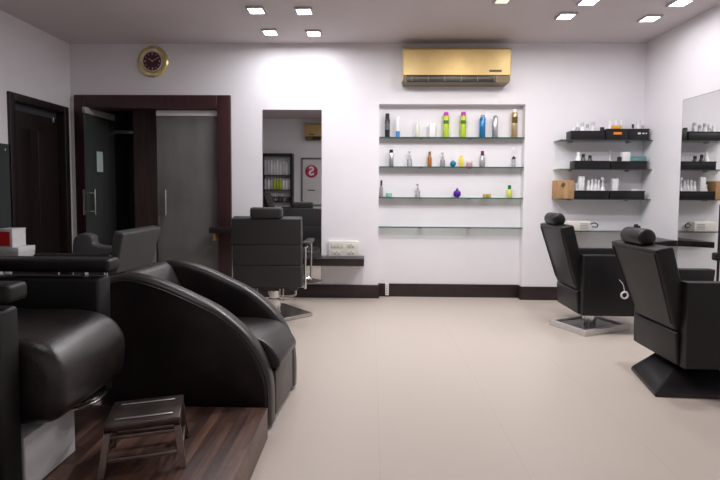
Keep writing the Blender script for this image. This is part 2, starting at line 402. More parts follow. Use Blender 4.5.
downlight(2.536, 4.09, 'square downlight at the top picture edge nearest the right wall', energy=ER*.33)
downlight(1.065, 4.03, 'dim yellow ceiling lamp at the top edge above the air conditioner', LAMPY, .10, 3, (1, .8, .5), group=None)
# unseen lamps further forward, added to brighten floor and walls
for (x, y) in ((.1, 3.75), (1.05, 3.75), (.2, 3.3), (1.5, 3.2)):
    downlight(x, y, 'unseen square downlight added in front of the picture edge', energy=EF, group='square downlights in the front of the salon')
downlight(-.9, 1.6, 'square downlight on the ceiling above the platform chair', energy=3.2, group='square downlights in the front of the salon')

# ------------------------------------------------------------------ niche shelves
NAMES = ['topmost', 'second', 'third', 'lowest']
ZS = []
sh_lab = ['topmost glass shelf in the wall niche, holding tall spray cans', 'second glass shelf down in the niche, with small bottles and a blue ball', 'third glass shelf down in the niche, with the purple round flask', 'lowest glass shelf in the niche, empty']
for i, v in enumerate((137.0, 166.6, 197.5, 227.1)):
    z = at(450, v, D+.005).z
    t = thing('glass_shelf', sh_lab[i], 'shelf', ((NX0+NX1)/2, D+ND/2, z), 0, 'glass shelves in the niche')
    w = (NX1-NX0)/2-.003
    b = NB(); rbox(b, (-w, -ND/2+.009, -.009), (w, ND/2-.001, 0)); link('glass_pane', b, SGLASS, t)
    b = NB(); rbox(b, (-w, -ND/2+.003, -.012), (w, -ND/2+.009, 0)); link('front_edge', b, EDGE, t)
    for k in (-.32, .21):
        b = NB(); rbox(b, (k-.018, -ND/2+.02, -.018), (k+.018, ND/2-.0015, -.0095), .003); link('bracket', b, GREY, t)
    ZS.append(z)

def cyl_item(name, label, cat, x, y, z, h, r, body, cap=None, caph=.2, kind='can', group=None, band=None):
    """a bottle, can or jar standing at x, y, z"""
    t = thing(name, label, cat, (x, y, z+.0005), 0, group)
    bm = NB(); n = 16
    if kind == 'can':
        hb = h*(1-caph)
        lathe(bm, [(r*.94, 0), (r, r*.1), (r, hb-r*.3), (r*.8, hb)], n); link('body', bm, body, t)
        bm = NB(); lathe(bm, [(r*.8, hb), (r*.82, h-r*.35), (r*.6, h-r*.05), (0, h)], n); link('cap', bm, cap, t)
    elif kind == 'spray':
        hb = h*.55
        lathe(bm, [(r*.92, 0), (r, r*.15), (r, hb*.8), (r*.42, hb), (r*.42, hb+h*.05)], n); link('body', bm, body, t)
        bm = NB(); lathe(bm, [(r*.46, hb+h*.04), (r*.46, hb+h*.16), (r*.2, hb+h*.17), (r*.2, h*.9)], n)
        rbox(bm, (-r*.8, -r*.25, h*.88), (r*.4, r*.25, h), r*.1, 2); link('spray_head', bm, cap, t)
    elif kind == 'bottle':
        hb = h*(1-caph)
        lathe(bm, [(r*.92, 0), (r, r*.15), (r, hb*.76), (r*.55, hb*.95), (r*.5, hb)], n); link('body', bm, body, t)
        bm = NB(); lathe(bm, [(r*.6, hb*.98), (r*.6, h-r*.1), (r*.45, h), (0, h)], n); link('cap', bm, cap, t)
    elif kind == 'tube':
        hb = h*.28
        lathe(bm, [(r*.9, 0), (r*.9, hb), (r*.8, hb)], n); link('cap', bm, cap, t)
        bm = NB()
        lathe(bm, [(r*.95, hb), (r, hb+.01), (r*.9, h*.7), (r*.8, h)], n)
        for v in bm.verts:
            if v.co.z > h*.9: v.co.y *= .15
        link('body', bm, body, t)
    elif kind == 'ball':
        pr = [(r*.45, 0)]+[(r*math.cos(a), r+r*math.sin(a)) for a in [R(-63+i*12.5) for i in range(12)]]
        pr.append((r*.3, r*1.96)); lathe(bm, pr, 20); link('body', bm, body, t)
        bm = NB(); lathe(bm, [(r*.3, r*1.9), (r*.3, h-r*.06), (r*.2, h), (0, h)], 14); link('stopper', bm, cap, t)
    elif kind == 'jar':
        hb = h*.66
        lathe(bm, [(r*.9, 0), (r, r*.12), (r, hb-.003), (r*.86, hb)], 18); link('body', bm, body, t)
        bm = NB(); lathe(bm, [(r*1.02, hb), (r*1.02, h-.002), (r*.95, h), (0, h)], 18); link('lid', bm, cap, t)
    elif kind == 'box':
        rbox(bm, (-r, -r*.7, 0), (r, r*.7, h), .002, 2); link('body', bm, body, t)
        bm = NB(); rbox(bm, (-r*.96, -r*.66, h-.0005), (r*.96, r*.66, h+.002), .0005, 1); link('lid', bm, cap or body, t)
    if band:
        (z0, z1, m2) = band
        bm = NB(); rr = r*1.015
        a0, a1 = R(-150), R(-30); N = 10; vs = []
        for i in range(N+1):
            a = a0+(a1-a0)*i/N
            vs.append((bm.verts.new((rr*math.cos(a), rr*math.sin(a), z0*h)), bm.verts.new((rr*math.cos(a), rr*math.sin(a), z1*h))))
        for p, q in zip(vs, vs[1:]): bm.faces.new((p[0], q[0], q[1], p[1]))
        bmesh.ops.solidify(bm, geom=bm.faces[:], thickness=.0004)
        link('label_band', bm, m2, t)
    return t
LIME = C(.46, .62, .05); PINK = C(.58, .05, .42); BLUE = C(.02, .18, .40, rough=.25, metal=.3); SILV = C(.60, .60, .62, rough=.28, metal=.85); DARK = C(.02, .02, .022)
GOLDC = C(.55, .43, .24, rough=.3, metal=.6); WHT = C(.85, .84, .85); AMB = C(.40, .14, .02, rough=.2); PUR = C(.09, .01, .32, rough=.12); YEL = C(.85, .68, .02); TEALB = C(.0, .20, .35, rough=.15)
GJ = C(.25, .62, .45); BROWNG = C(.45, .38, .08); YG = C(.62, .66, .10); DKG = C(.0, .20, .06); BLUEB = C(.05, .25, .62); PLUM = C(.13, .02, .10); ROSE = C(.62, .28, .36); SMOKE = C(.35, .30, .34)
NI = [  # shelf, px x, top y, px width, kind, body, cap, cap part, name, cat, label, band
 (0, 387.2, 113.4, 5.0, 'can', DARK, DARK, .25, 'spray_can', 'spray can', 'black spray can at the far left of the top niche shelf', (.30, .55, C(.30, .30, .30))),
 (0, 397.6, 116.5, 4.4, 'tube', WHT, BLUEB, .2, 'cream_tube', 'tube', 'slim white tube standing on a blue cap on the top niche shelf', None),
 (0, 416.9, 120.2, 4.2, 'can', C(.70, .74, .62), WHT, .3, 'bottle', 'bottle', 'small pale bottle with greenish body on the top niche shelf', None),
 (0, 431.9, 123.7, 5.6, 'box', WHT, WHT, .2, 'carton', 'box', 'short white carton on the top niche shelf left of the lime cans', None),
 (0, 445.6, 112.0, 6.0, 'can', LIME, PINK, .16, 'spray_can', 'spray can', 'lime green spray can with pink cap, left one of the pair', (.52, .66, C(.25, .36, .02))),
 (0, 462.8, 112.0, 6.0, 'can', LIME, PINK, .16, 'spray_can', 'spray can', 'lime green spray can with pink cap, right one of the pair', (.52, .66, C(.25, .36, .02))),
 (0, 482.0, 115.0, 5.8, 'can', BLUE, SILV, .12, 'spray_can', 'spray can', 'blue spray can with silver top on the top niche shelf', None),
 (0, 494.6, 115.6, 5.6, 'can', SILV, SILV, .12, 'spray_can', 'spray can', 'plain silver spray can beside the blue can on the top niche shelf', None),
 (0, 513.8, 109.2, 6.0, 'can', GOLDC, WHT, .12, 'spray_can', 'spray can', 'tall gold can with white cap at the right end of the top niche shelf', (.5, .72, C(.25, .16, .06))),
 (1, 391.3, 149.6, 4.8, 'can', SILV, DARK, .2, 'spray_can', 'spray can', 'silver can with dark cap at the left of the second niche shelf', None),
 (1, 409.7, 151.0, 5.0, 'spray', CLEAR, C(.5, .5, .52), .2, 'spray_bottle', 'bottle', 'clear spray bottle second from the left on the second niche shelf', None),
 (1, 429.7, 151.6, 4.2, 'bottle', AMB, C(.25, .10, .03), .25, 'bottle', 'bottle', 'slim amber brown bottle on the second niche shelf', None),
 (1, 442.8, 152.5, 4.8, 'spray', SMOKE, C(.45, .42, .44), .2, 'spray_bottle', 'bottle', 'smoky spray bottle left of the blue ball flask', None),
 (1, 453.2, 160.0, 6.0, 'ball', TEALB, SILV, .2, 'perfume_flask', 'bottle', 'blue ball shaped flask on the second niche shelf', None),
 (1, 461.5, 155.4, 3.2, 'can', YEL, YEL, .2, 'bottle', 'bottle', 'thin yellow bottle beside the blue ball flask', None),
 (1, 469.6, 161.0, 6.0, 'jar', ROSE, C(.75, .66, .68), .3, 'cream_jar', 'jar', 'small pink cream jar on the second niche shelf', None),
 (1, 482.5, 151.0, 5.4, 'bottle', C(.48, .45, .48, rough=.3, metal=.5), PLUM, .28, 'bottle', 'bottle', 'grey bottle with plum cap on the second niche shelf', None),
 (1, 513.8, 148.0, 3.8, 'spray', CLEAR, WHT, .3, 'spray_bottle', 'bottle', 'clear bottle with black collar at the right of the second niche shelf', (.42, .52, DARK)),
 (2, 381.6, 180.4, 3.4, 'bottle', SMOKE, DARK, .3, 'bottle', 'bottle', 'dark bottle against the left side of the third niche shelf', None),
 (2, 389.4, 193.2, 6.0, 'jar', GJ, GJ, .3, 'cream_jar', 'jar', 'small mint green jar at the left of the third niche shelf', None),
 (2, 418.2, 184.0, 4.6, 'spray', CLEAR, C(.4, .36, .36), .3, 'spray_bottle', 'bottle', 'clear spray bottle on the third niche shelf', None),
 (2, 457.8, 188.4, 7.6, 'ball', PUR, C(.08, .02, .16), .2, 'perfume_flask', 'bottle', 'round purple flask in the middle of the third niche shelf', None),
 (2, 485.8, 193.8, 4.0, 'jar', BROWNG, C(.55, .50, .25), .3, 'cream_jar', 'jar', 'left of two tiny olive jars on the third niche shelf', None),
 (2, 489.8, 193.8, 4.0, 'jar', BROWNG, C(.55, .50, .25), .3, 'cream_jar', 'jar', 'right of two tiny olive jars on the third niche shelf', None),
 (2, 510.3, 185.2, 5.2, 'bottle', YG, DKG, .3, 'bottle', 'bottle', 'yellow green bottle with green cap at the right of the third niche shelf', None)]
Yn = D+.045
for (s, px_, ty, wpx, kind, body, cap, cf, nm, cat, lab, band) in NI:
    z = ZS[s]; x = at(px_, 150, Yn).x; zt = at(px_, ty, Yn).z
    cyl_item(nm, lab, cat, x, Yn, z, zt-z, wpx/480*Yn/2, body, cap, cf, kind, band=band)

# small white socket at the foot of the niche
p = at(387, 290, D+.06)
t = thing('socket_box', 'small white perforated box at the lower left corner of the niche', 'socket', (p.x, D+ND-.016, .02))
b = NB(); rbox(b, (-.02, -.03, 0), (.02, 0, .135), .004); link('case', b, WHITE, t)
b = NB()
for k in range(6): rbox(b, (-.012, -.0315, .018+k*.019), (.012, -.0302, .024+k*.019))
link('slot', b, GREY, t)

# ------------------------------------------------------------------ right corner shelves
YS0, YS1 = D-.18, D-.001
RX0 = at(553.4, 139.5, YS1).x
RZ = []
rl = ['topmost corner shelf, carrying the box with the orange label', 'second corner shelf down, carrying two black trays', 'third corner shelf down, carrying the cardboard box', 'lowest corner shelf, thin glass with the white power unit']
for i, v in enumerate((139.6, 168.9, 199.0, 231.2)):
    z = at(600, v, YS0).z
    t = thing('corner_shelf', rl[i], 'shelf', ((RX0+XR)/2, D-.09, z), 0, 'shelves in the right corner')
    w = (XR-RX0)/2-.002
    b = NB(); rbox(b, (-w, -.089, -.008), (w, .089, 0)); link('glass_pane', b, SGLASS, t)
    b = NB(); rbox(b, (-w, -.094, -.008), (w, -.0895, 0)); link('front_edge', b, C(.05, .055, .055), t)
    for k in (-.3, .3):
        b = NB(); rbox(b, (k-.012, .03, -.02), (k+.012, .0885, -.0085), .003); link('bracket', b, GREY, t)
    RZ.append(z)
Yf = D-.165    # front face of trays
def tray(label, s, x0, x1, ytop, m=BLACK, group='black trays on the corner shelves', name='storage_tray', marks=None, rnd=.03):
    z = RZ[s]; X0, X1 = at(x0, 150, Yf).x, at(x1, 150, Yf).x; h = at((x0+x1)/2, ytop, Yf).z-z
    w = X1-X0; dpt = .122
    t = thing(name, label, 'tray' if name == 'storage_tray' else 'box', ((X0+X1)/2, Yf, z+.0005), 0, group)
    b = NB(); th = .006
    rbox(b, (-w/2, 0, 0), (w/2, dpt, th), .002)
    rbox(b, (-w/2, 0, 0), (w/2, th, h), .002); rbox(b, (-w/2, dpt-th, 0), (w/2, dpt, h), .002)
    rbox(b, (-w/2, th, 0), (-w/2+th, dpt-th, h), .002); rbox(b, (w/2-th, th, 0), (w/2, dpt-th, h), .002)
    link('body', b, m, t)
    b = NB(); rbox(b, (-w/2-.003, -.004, h-.012), (w/2+.003, -.0002, h), .002); link('rim', b, m, t)
    if marks:
        for nm, mx, mz, mw, mh, mm in marks:
            b = NB(); rbox(b, (mx*w-mw/2, -.0032, mz*h-mh/2), (mx*w+mw/2, -.0003, mz*h+mh/2), .0014, 2); link(nm, b, mm, t)
    return t
ORANGE = C(.85, .25, .02)
tray('long black tray on the topmost corner shelf, left of the taller boxes', 0, 570.5, 604.5, 130.8)
tray('tall black box with an orange label on the topmost corner shelf', 0, 606, 627.3, 128.8, name='storage_box', marks=[('label_patch', .02, .58, .085, .026, ORANGE)])
tray('tall black box with white lettering against the right corner, topmost shelf', 0, 628, 648.5, 128.8, name='storage_box', marks=[('lettering', .02, .58, .03, .018, WHT), ('lettering', .22, .58, .02, .013, WHT), ('lettering', .36, .58, .012, .013, WHT)])
tray('left black tray on the second corner shelf', 1, 575, 610.5, 160.8)
tray('right black tray on the second corner shelf, holding the teal dish', 1, 611.8, 647.5, 161.2)
tray('left black tray on the third corner shelf, beside the cardboard box', 2, 575.2, 610.5, 190.6)
tray('right black tray on the third corner shelf', 2, 611.8, 646.3, 190.8)
# cardboard carton
x0, x1 = at(557.5, 190, Yf-.01).x, at(574.3, 190, Yf-.01).x; hc = at(564, 180.3, Yf-.01).z-RZ[2]
t = thing('cardboard_box', 'brown cardboard box at the left end of the third corner shelf', 'box', ((x0+x1)/2, Yf-.01, RZ[2]+.0005))
b = NB(); rbox(b, (x0-(x0+x1)/2, 0, 0), (x1-(x0+x1)/2, .15, hc), .003); link('body', b, CARD, t)
b = NB(); rbox(b, (-.05, -.002, hc*.62), (-.01, -.0003, hc*.86), .0005, 1, rot=(0, R(20), 0)); link('printed_mark', b, C(.16, .09, .04), t)
b = NB(); rbox(b, (-.02, -.0012, .004), (.02, -.0003, hc-.004)); link('tape', b, C(.5, .32, .17), t)
# things standing in the trays: (shelf, px x, top y, px width, kind, body, cap, name, cat, label)
Yi = D-.105
TI = [
 (0, 572.8, 125, 3.6, 'bottle', WHT, WHT, 'bottle', 'bottle', 'leftmost white bottle poking out of the long tray on the topmost corner shelf'),
 (0, 577, 123.4, 4.8, 'bottle', CLEAR, WHT, 'bottle', 'bottle', 'translucent bottle second from the left in the long topmost tray'),
 (0, 581.6, 122.6, 4.8, 'bottle', WHT, C(.55, .55, .57), 'bottle', 'bottle', 'white bottle with grey cap in the middle of the long topmost tray'),
 (0, 586.8, 124.4, 4.8, 'bottle', C(.62, .62, .64), C(.4, .4, .42), 'bottle', 'bottle', 'pale grey bottle fourth from the left in the long topmost tray'),
 (0, 592.2, 121.8, 4.4, 'can', C(.70, .70, .72), C(.55, .55, .57), 'bottle', 'bottle', 'tallest pale bottle at the right part of the long topmost tray'),
 (0, 601.5, 127.4, 4.0, 'jar', C(.3, .3, .31), DARK, 'jar', 'jar', 'dark capped jar at the right end of the long topmost tray'),
 (0, 609.5, 120.6, 4.8, 'bottle', WHT, WHT, 'bottle', 'bottle', 'white bottle at the left of the box with the orange label'),
 (0, 615.2, 120.2, 4.4, 'bottle', WHT, WHT, 'bottle', 'bottle', 'white bottle in the middle of the box with the orange label'),
 (0, 620.6, 120.0, 4.2, 'bottle', C(.72, .78, .70), WHT, 'bottle', 'bottle', 'pale green bottle at the right of the box with the orange label'),
 (0, 632.0, 124.3, 3.6, 'bottle', C(.25, .25, .26), DARK, 'bottle', 'bottle', 'dark capped bottle in the box with white lettering'),
 (0, 637.5, 120.0, 4.8, 'can', C(.72, .70, .73), C(.72, .70, .73), 'bottle', 'bottle', 'tall pale bottle in the box with white lettering'),
 (0, 642, 125.4, 4, 'bottle', WHT, C(.5, .42, .48), 'bottle', 'bottle', 'short white bottle at the right of the box with white lettering'),
 (1, 578.6, 152.0, 5.4, 'bottle', WHT, WHT, 'bottle', 'bottle', 'white bottle in the left tray of the second corner shelf'),
 (1, 583.4, 154.0, 5.0, 'bottle', C(.08, .08, .08), DARK, 'bottle', 'bottle', 'dark bottle next to the white one in the left tray, second corner shelf'),
 (1, 590.2, 155.4, 5.4, 'bottle', C(.08, .08, .08), DARK, 'bottle', 'bottle', 'short dark bottle further right in the left tray, second corner shelf'),
 (1, 610.0, 149.4, 5.4, 'spray', WHT, WHT, 'spray_bottle', 'bottle', 'white spray bottle standing between the two trays of the second corner shelf'),
 (1, 619.6, 157, 4.0, 'jar', C(.1, .1, .1), DARK, 'jar', 'jar', 'small dark jar in the right tray of the second corner shelf'),
 (1, 625.5, 152.4, 7.6, 'box', WHT, WHT, 'carton', 'box', 'white carton in the right tray of the second corner shelf'),
 (2, 577.6, 183.6, 3.2, 'bottle', WHT, WHT, 'bottle', 'bottle', 'slim white bottle between the cardboard box and the tall carton'),
 (2, 582.0, 176.6, 5.6, 'box', WHT, WHT, 'carton', 'box', 'tall white carton in the left tray of the third corner shelf'),
 (2, 589.6, 180.4, 3.6, 'bottle', WHT, WHT, 'bottle', 'bottle', 'leftmost of the close row of white bottles on the third corner shelf'),
 (2, 593.2, 179.4, 3.6, 'bottle', WHT, WHT, 'bottle', 'bottle', 'second in the close row of white bottles on the third corner shelf'),
 (2, 596.8, 179.0, 3.6, 'bottle', WHT, C(.6, .6, .62), 'bottle', 'bottle', 'third in the close row of white bottles, with a grey cap'),
 (2, 599.8, 180.2, 3.2, 'bottle', C(.76, .76, .78), WHT, 'bottle', 'bottle', 'rightmost in the close row of white bottles on the third corner shelf'),
 (2, 603.8, 177.4, 4.6, 'spray', WHT, WHT, 'spray_bottle', 'bottle', 'white spray bottle at the right end of the left tray, third corner shelf'),
 (2, 616.0, 179.0, 5.6, 'box', WHT, WHT, 'carton', 'box', 'white carton in the right tray of the third corner shelf'),
 (2, 637.0, 189.2, 8.0, 'jar', WHT, WHT, 'jar', 'jar', 'low white jar at the right end of the third corner shelf')]
for (s, px_, ty, wpx, kind, body, cap, nm, cat, lab) in TI:
    yy = Yi; z = RZ[s]+.0075
    x = at(px_, 150, yy).x; zt = at(px_, ty, yy).z
    if px_ in (610.0,):
        z = RZ[s]+.0005; yy = D-.013; x = at(px_, 150, yy).x; wpx = 4.
        yy = D-.0235
    cyl_item(nm, lab, cat, x, yy, z, zt-z, wpx/480*Yi/2*(.96), body, cap, .22, kind)
# orange packet and teal dish
x = at(616.5, 126, D-.14).x
t = thing('packet', 'orange packet sticking up from the box with the orange label', 'packet', (x, D-.137, RZ[0]+.0075))
zz = at(616, 125.4, D-.137).z-RZ[0]-.0075
b = NB(); rbox(b, (-.05, -.008, 0), (.05, .008, zz), .003); link('wrapper', b, C(.70, .30, .03), t)
b = NB(); rbox(b, (-.04, -.0094, zz-.02), (.04, -.0082, zz-.012), .0004, 1); link('printed_strip', b, C(.80, .62, .15), t)
xa, xb = at(632, 158, Yf).x, at(646.5, 158, Yf).x; zr = at(629.6, 161.2, Yf).z+.001; hh = at(636, 156.6, Yf).z-zr
t = thing('glass_dish', 'teal translucent oblong dish resting on the right tray of the second corner shelf', 'dish', ((xa+xb)/2, Yf, zr))
ww = (xb-xa)/2
b = NB(); rbox(b, (-ww, -.002, 0), (ww, .120, hh), .006); link('bowl', b, TEALG, t)
b = NB(); rbox(b, (-ww-.002, -.004, hh), (ww+.002, .122, hh+.004), .0015); link('rim', b, C(.25, .50, .50), t)

# power unit on the lowest shelf
x0, x1 = at(568.5, 225, D-.15).x, at(590.5, 225, D-.15).x; zt = at(580, 221.2, D-.15).z
t = thing('power_unit', 'white vented power unit on the lowest corner shelf with a looped black cable', 'appliance', ((x0+x1)/2, D-.15, RZ[3]+.0005))
w = x1-x0; h = zt-RZ[3]
b = NB(); rbox(b, (-w/2, 0, 0), (w/2, .12, h), .008); link('case', b, CREAM, t)
b = NB()
for k in range(4): rbox(b, (w*.02, -.002, h*(.22+.16*k)), (w*.40, .0005, h*(.28+.16*k)))
link('vent', b, GREY, t)
b = NB(); tube(b, smooth_path([(w/2-.004, .05, h*.55), (w/2+.05, .03, h*.8), (w/2+.085, .02, h*.62), (w/2+.07, .02, h*.38), (w/2+.03, .03, h*.42)]), .006, 8); link('cable', b, BLACK, t)
x = at(637, 225, D-.12).x
t = thing('hair_clipper', 'small black clipper standing at the right end of the lowest corner shelf', 'hair clipper', (x, D-.12, RZ[3]+.0005))
b = NB(); rbox(b, (-.032, -.02, 0), (.032, .02, .055), .010); link('body', b, BLACK, t)
b = NB(); rbox(b, (-.026, -.012, .054), (.010, .012, .072), .004); link('head', b, C(.05, .05, .055), t)

# ------------------------------------------------------------------ ledges and wall switchboard
t = thing('wall_ledge', 'dark low wall ledge right of the tall back mirror, under the switchboard', 'ledge', (-.45, D-.009, .425))
b = NB(); rbox(b, (-.40, -.235, -.04), (.385, 0, .04), .003); link('board', b, LEDGE, t)
for x in (-.25, .25):
    b = NB(); rbox(b, (x-.01, -.16, -.055), (x+.01, 0, -.0405), .002); link('bracket', b, STEEL, t)
pa, pb = at(328.3, 241, D-.03), at(358.8, 257, D-.03)
t = thing('switchboard', 'cream switch and socket board on the back wall above the low ledge', 'socket', ((pa.x+pb.x)/2, D, (pa.z+pb.z)/2))
w, h = pb.x-pa.x, pa.z-pb.z
b = NB(); rbox(b, (-w/2, -.03, -h/2), (w/2, -.0005, h/2), .004); pl = link('plate', b, CREAM, t)
for k in range(4):
    b = NB(); rbox(b, (-w*.40+k*.035, -.035, h*.08), (-w*.40+k*.035+.028, -.0302, h*.38), .002); link('switch', b, C(.72, .70, .62), t)
for (sx, sz) in ((-w*.22, -h*.24), (w*.24, -h*.24), (w*.24, h*.2)):
    b = NB(); rbox(b, (sx-.045, -.033, sz-h*.13), (sx+.045, -.0302, sz+h*.13), .004); so = link('socket', b, C(.70, .68, .60), t)
    b = NB()
    for (hx_, hz_) in ((-.018, -.008), (.018, -.008), (0, .012)): lathe(b, [(.006, 0), (.006, .0012)], 10, loc=(sx+hx_, -.0332, sz+hz_), rot=(PI/2, 0, 0))
    link('socket_hole', b, C(.12, .11, .10), so)
# narrow ledge by the glass door
pa = at(209.5, 230, D-.2)
t = thing('wall_ledge', 'small dark shelf board with brass bracket at the right jamb of the glass door', 'ledge', (-1.44, D-.031, .745))
b = NB(); rbox(b, (-.26, -.17, -.03), (.25, 0, .03), .003); link('board', b, LEDGE, t)
b = NB(); rbox(b, (-.225, -.15, -.11), (-.20, -.01, -.0305), .004); link('bracket', b, C(.55, .38, .12, rough=.35, metal=.8), t)
# bowed ledge on the right wall
t = thing('wall_ledge', 'dark bowed ledge fixed to the right wall beside the tall mirror', 'ledge', (XR-.020, 4.7, .675))
b = NB(); 
prism(b, [(0, -.165), (-.08, -.185), (-.17, -.235), (-.28, -.315), (-.295, -.28), (-.27, .2), (-.24, .24), (0, .25)], -.006, .048, 'z', .004, 2); link('board', b, LEDGE, t)
b = NB(); prism(b, [(0, -.007), (-.2, -.007), (0, -.12)], -.01, .012, 'y', .001, 1); link('bracket', b, STEEL, t)
# ledge on the left wall with the boxes
t = thing('wall_ledge', 'dark ledge under the left wall mirror holding the red and white boxes', 'ledge', (XL+.016, 3.45, .575))
b = NB(); rbox(b, (-.0145, -.95, -.045), (.36, .815, 0), .004); link('board', b, LEDGE, t)
b = NB(); prism(b, [(0, -.046), (.25, -.046), (0, -.2)], -.3, -.28, 'y', .001, 1); prism(b, [(0, -.046), (.25, -.046), (0, -.2)], .5, .52, 'y', .001, 1); link('bracket', b, STEEL, t)
zl = .5755
def boxat(label, u0, u1, v0, Y, dy, z0, m1, name, extra=None):
    a, c = at(u0, v0, Y), at(u1, v0, Y)
    t = thing(name, label, 'box', ((a.x+c.x)/2, Y, z0), 0)
    w = c.x-a.x; h = a.z-z0
    b = NB(); rbox(b, (-w/2, 0, 0), (w/2, dy, h), .004); link('body', b, m1, t)
    if extra: extra(t, w, h, dy)
    return z0+h
zb = boxat('flat white box under the red box on the left wall ledge', -4, 18.3, 247.5, 3.95, .2, zl, PEDW, 'carton',
           lambda t, w, h, d: link('lid', rbox(NB(), (-w/2-.002, -.002, h*.55), (w/2+.002, d+.002, h+.001), .003), WHITE, t))
def redx(t, w, h, d):
    link('red_face', rbox(NB(), (-w/2+.006, -.003, .012), (w/2-.02, -.0002, h-.022), .001, 1), RED, t)
    link('lid', rbox(NB(), (-w/2-.002, -.001, h-.012), (w/2+.002, d+.001, h+.001), .002), WHITE, t)
boxat('red fronted white box on top of the flat white box, left wall ledge', -4, 12, 229, 3.95, .16, zb+.0015, WHITE, 'carton', redx)

# slim stand by the right mirror
t = thing('floor_stand', 'slim black pole stand with clamp at the right picture edge behind the near chair', 'stand', (2.612, 3.64, 0))
b = NB(); lathe(b, [(.13, .001), (.13, .012), (.03, .025), (.012, .05)], 24); link('base', b, BLACKM, t)
b = NB(); tube(b, [(0, 0, .03), (0, 0, 1.08)], .009, 10); link('pole', b, BLACKM, t)
b = NB(); rbox(b, (-.035, -.03, .66), (.07, .03, .72), .012); link('clamp', b, BLACK, t)

# ------------------------------------------------------------------ leather chairs
def wedge_back(bm, zb, zt, xb, xt, th, wb, wt, r=.025):
    """leaning back rest: rear face from (xb, zb) to (xt, zt)"""
    t = bmesh.new(); bmesh.ops.create_cube(t, size=1)
    for v in t.verts:
        top = v.co.z > 0
        w = wt if top else wb; x0 = xt if top else xb; z = zt if top else zb
        v.co = Vector((x0 + (th if v.co.x > 0 else 0), w*v.co.y, z + (.02 if (v.co.x > 0 and top) else 0)))
    bmesh.ops.bevel(t, geom=t.edges[:], offset=r, segments=4, profile=.5, affect='EDGES')
    merge(bm, t); return bm

def roll(bm, c, L, r):
    n = 5
    pr = [(0, -L/2)]+[(r*math.sin(R(a))*1.0, -L/2+.022-.022*math.cos(R(a))) for a in (25, 50, 75, 90)]
    pr += [(rr, -z) for rr, z in pr[::-1]]
    lathe(bm, pr, 24, rot=(PI/2, 0, 0), loc=c); return bm

def salon_chair(label, loc, rz, base_kind, base_off, base_rz, leather, zt):
    t = thing('salon_chair', label, 'chair', loc, rz)
    W, zb, za = .278, .156, .656
    # base
    if base_kind == 'black':
        b = NB(); tt = bmesh.new()
        vs = [(-.43, -.29), (.20, -.33), (.20, .13), (-.34, .13)]; vt = [(-.20, -.11), (.06, -.11), (.06, .10), (-.20, .10)]
        A = [tt.verts.new((x, y, .001)) for x, y in vs]; B = [tt.verts.new((x, y, .024)) for x, y in vs]; Cc = [tt.verts.new((x, y, .135)) for x, y in vt]
        tt.faces.new(A[::-1]); tt.faces.new(Cc)
        for P, Q in ((A, B), (B, Cc)):
            for i in range(4): tt.faces.new((P[i], P[(i+1) % 4], Q[(i+1) % 4], Q[i]))
        bmesh.ops.recalc_face_normals(tt, faces=tt.faces[:]); bmesh.ops.bevel(tt, geom=tt.edges[:], offset=.004, segments=2, affect='EDGES')
        merge(b, tt); link('base', b, BLACKM, t)
    else:
        b = NB(); hx, hy = .262, .197
        tt = NB()
        for lo, hi in (((-hx, -hy), (hx, -hy+.035)), ((-hx, hy-.035), (hx, hy)), ((-hx, -hy+.035), (-hx+.035, hy-.035)), ((hx-.035, -hy+.035), (hx, hy-.035))):
            rbox(tt, (*lo, .001), (*hi, .046), .004)
        xf(tt.verts, (0, 0, base_rz), (base_off[0], base_off[1], 0)); merge(b, tt); bs = link('base', b, C(.66, .64, .62, rough=.35, metal=.5), t)
        tt = NB(); rbox(tt, (-hx+.035, -hy+.035, .004), (hx-.035, hy-.035, .034)); xf(tt.verts, (0, 0, base_rz), (base_off[0], base_off[1], 0)); link('base_plate', tt, C(.06, .05, .05, rough=.25), bs)
    cx, cyy = base_off
    b = NB(); lathe(b, [(.055, (.035 if base_kind != 'black' else .115)), (.055, .12), (.04, .123), (.04, .15), (.09, .152), (.09, .168)], 24, loc=(cx, cyy, 0)); link('column', b, BLACKM if base_kind == 'black' else CHROME, t)
    # body
    b = NB(); rbox(b, (-.245, -W+.075, .168), (.20, W-.075, .34), .015); link('seat_frame', b, leather, t)
    b = NB(); rbox(b, (-.20, -W+.078, .342), (.26, W-.078, .47), .04, 4); link('seat', b, leather, t)
    for s in (-1, 1):
        b = NB(); y0, y1 = (-W, -W+.075) if s < 0 else (W-.075, W)
        prism(b, [(-.253, zb), (.19, zb), (.235, za), (-.262, za)], y0, y1, 'y', .010, 3); link('armrest', b, leather, t)
    b = NB(); wedge_back(b, zb, .345, -.266, -.285, .03, .43, .44, .010); link('lower_back_panel', b, leather, t)
    b = NB(); wedge_back(b, .362, zt, -.285, -.44, .105, .43, .52, .016); bk = link('backrest', b, leather, t)
    b = NB()
    for s in (-1, 1): tube(b, [(-.434, s*.238, zt-.03), (-.299, s*.198, .40)], .004, 6)
    tube(b, [(-.434, -.238, zt-.03), (-.434, .238, zt-.03)], .004, 6)
    link('piping', b, leather, bk)
    b = NB(); roll(b, (-.390, .02, zt+.054), .245, .054); hd = link('headrest', b, leather, t)
    b = NB()
    for y in (-.05, .05):
        b = NB(); tube(b, [(-.375, y, zt-.01), (-.375, y, zt+.03)], .008); link('headrest_post', b, CHROME, hd)
    b = NB(); tube(b, smooth_path([(.15, -.1, .22), (.28, -.1, .18), (.34, -.1, .10), (.34, .1, .10), (.28, .1, .18), (.15, .1, .22)]), .012); link('footrest', b, CHROME, t)
    return t
ch_near = salon_chair('black leather salon chair nearest the right edge, on a flared black base', (2.06, 3.01, 0), 0, 'black', (-.03, -.02), 0, LEATHER2, .838)
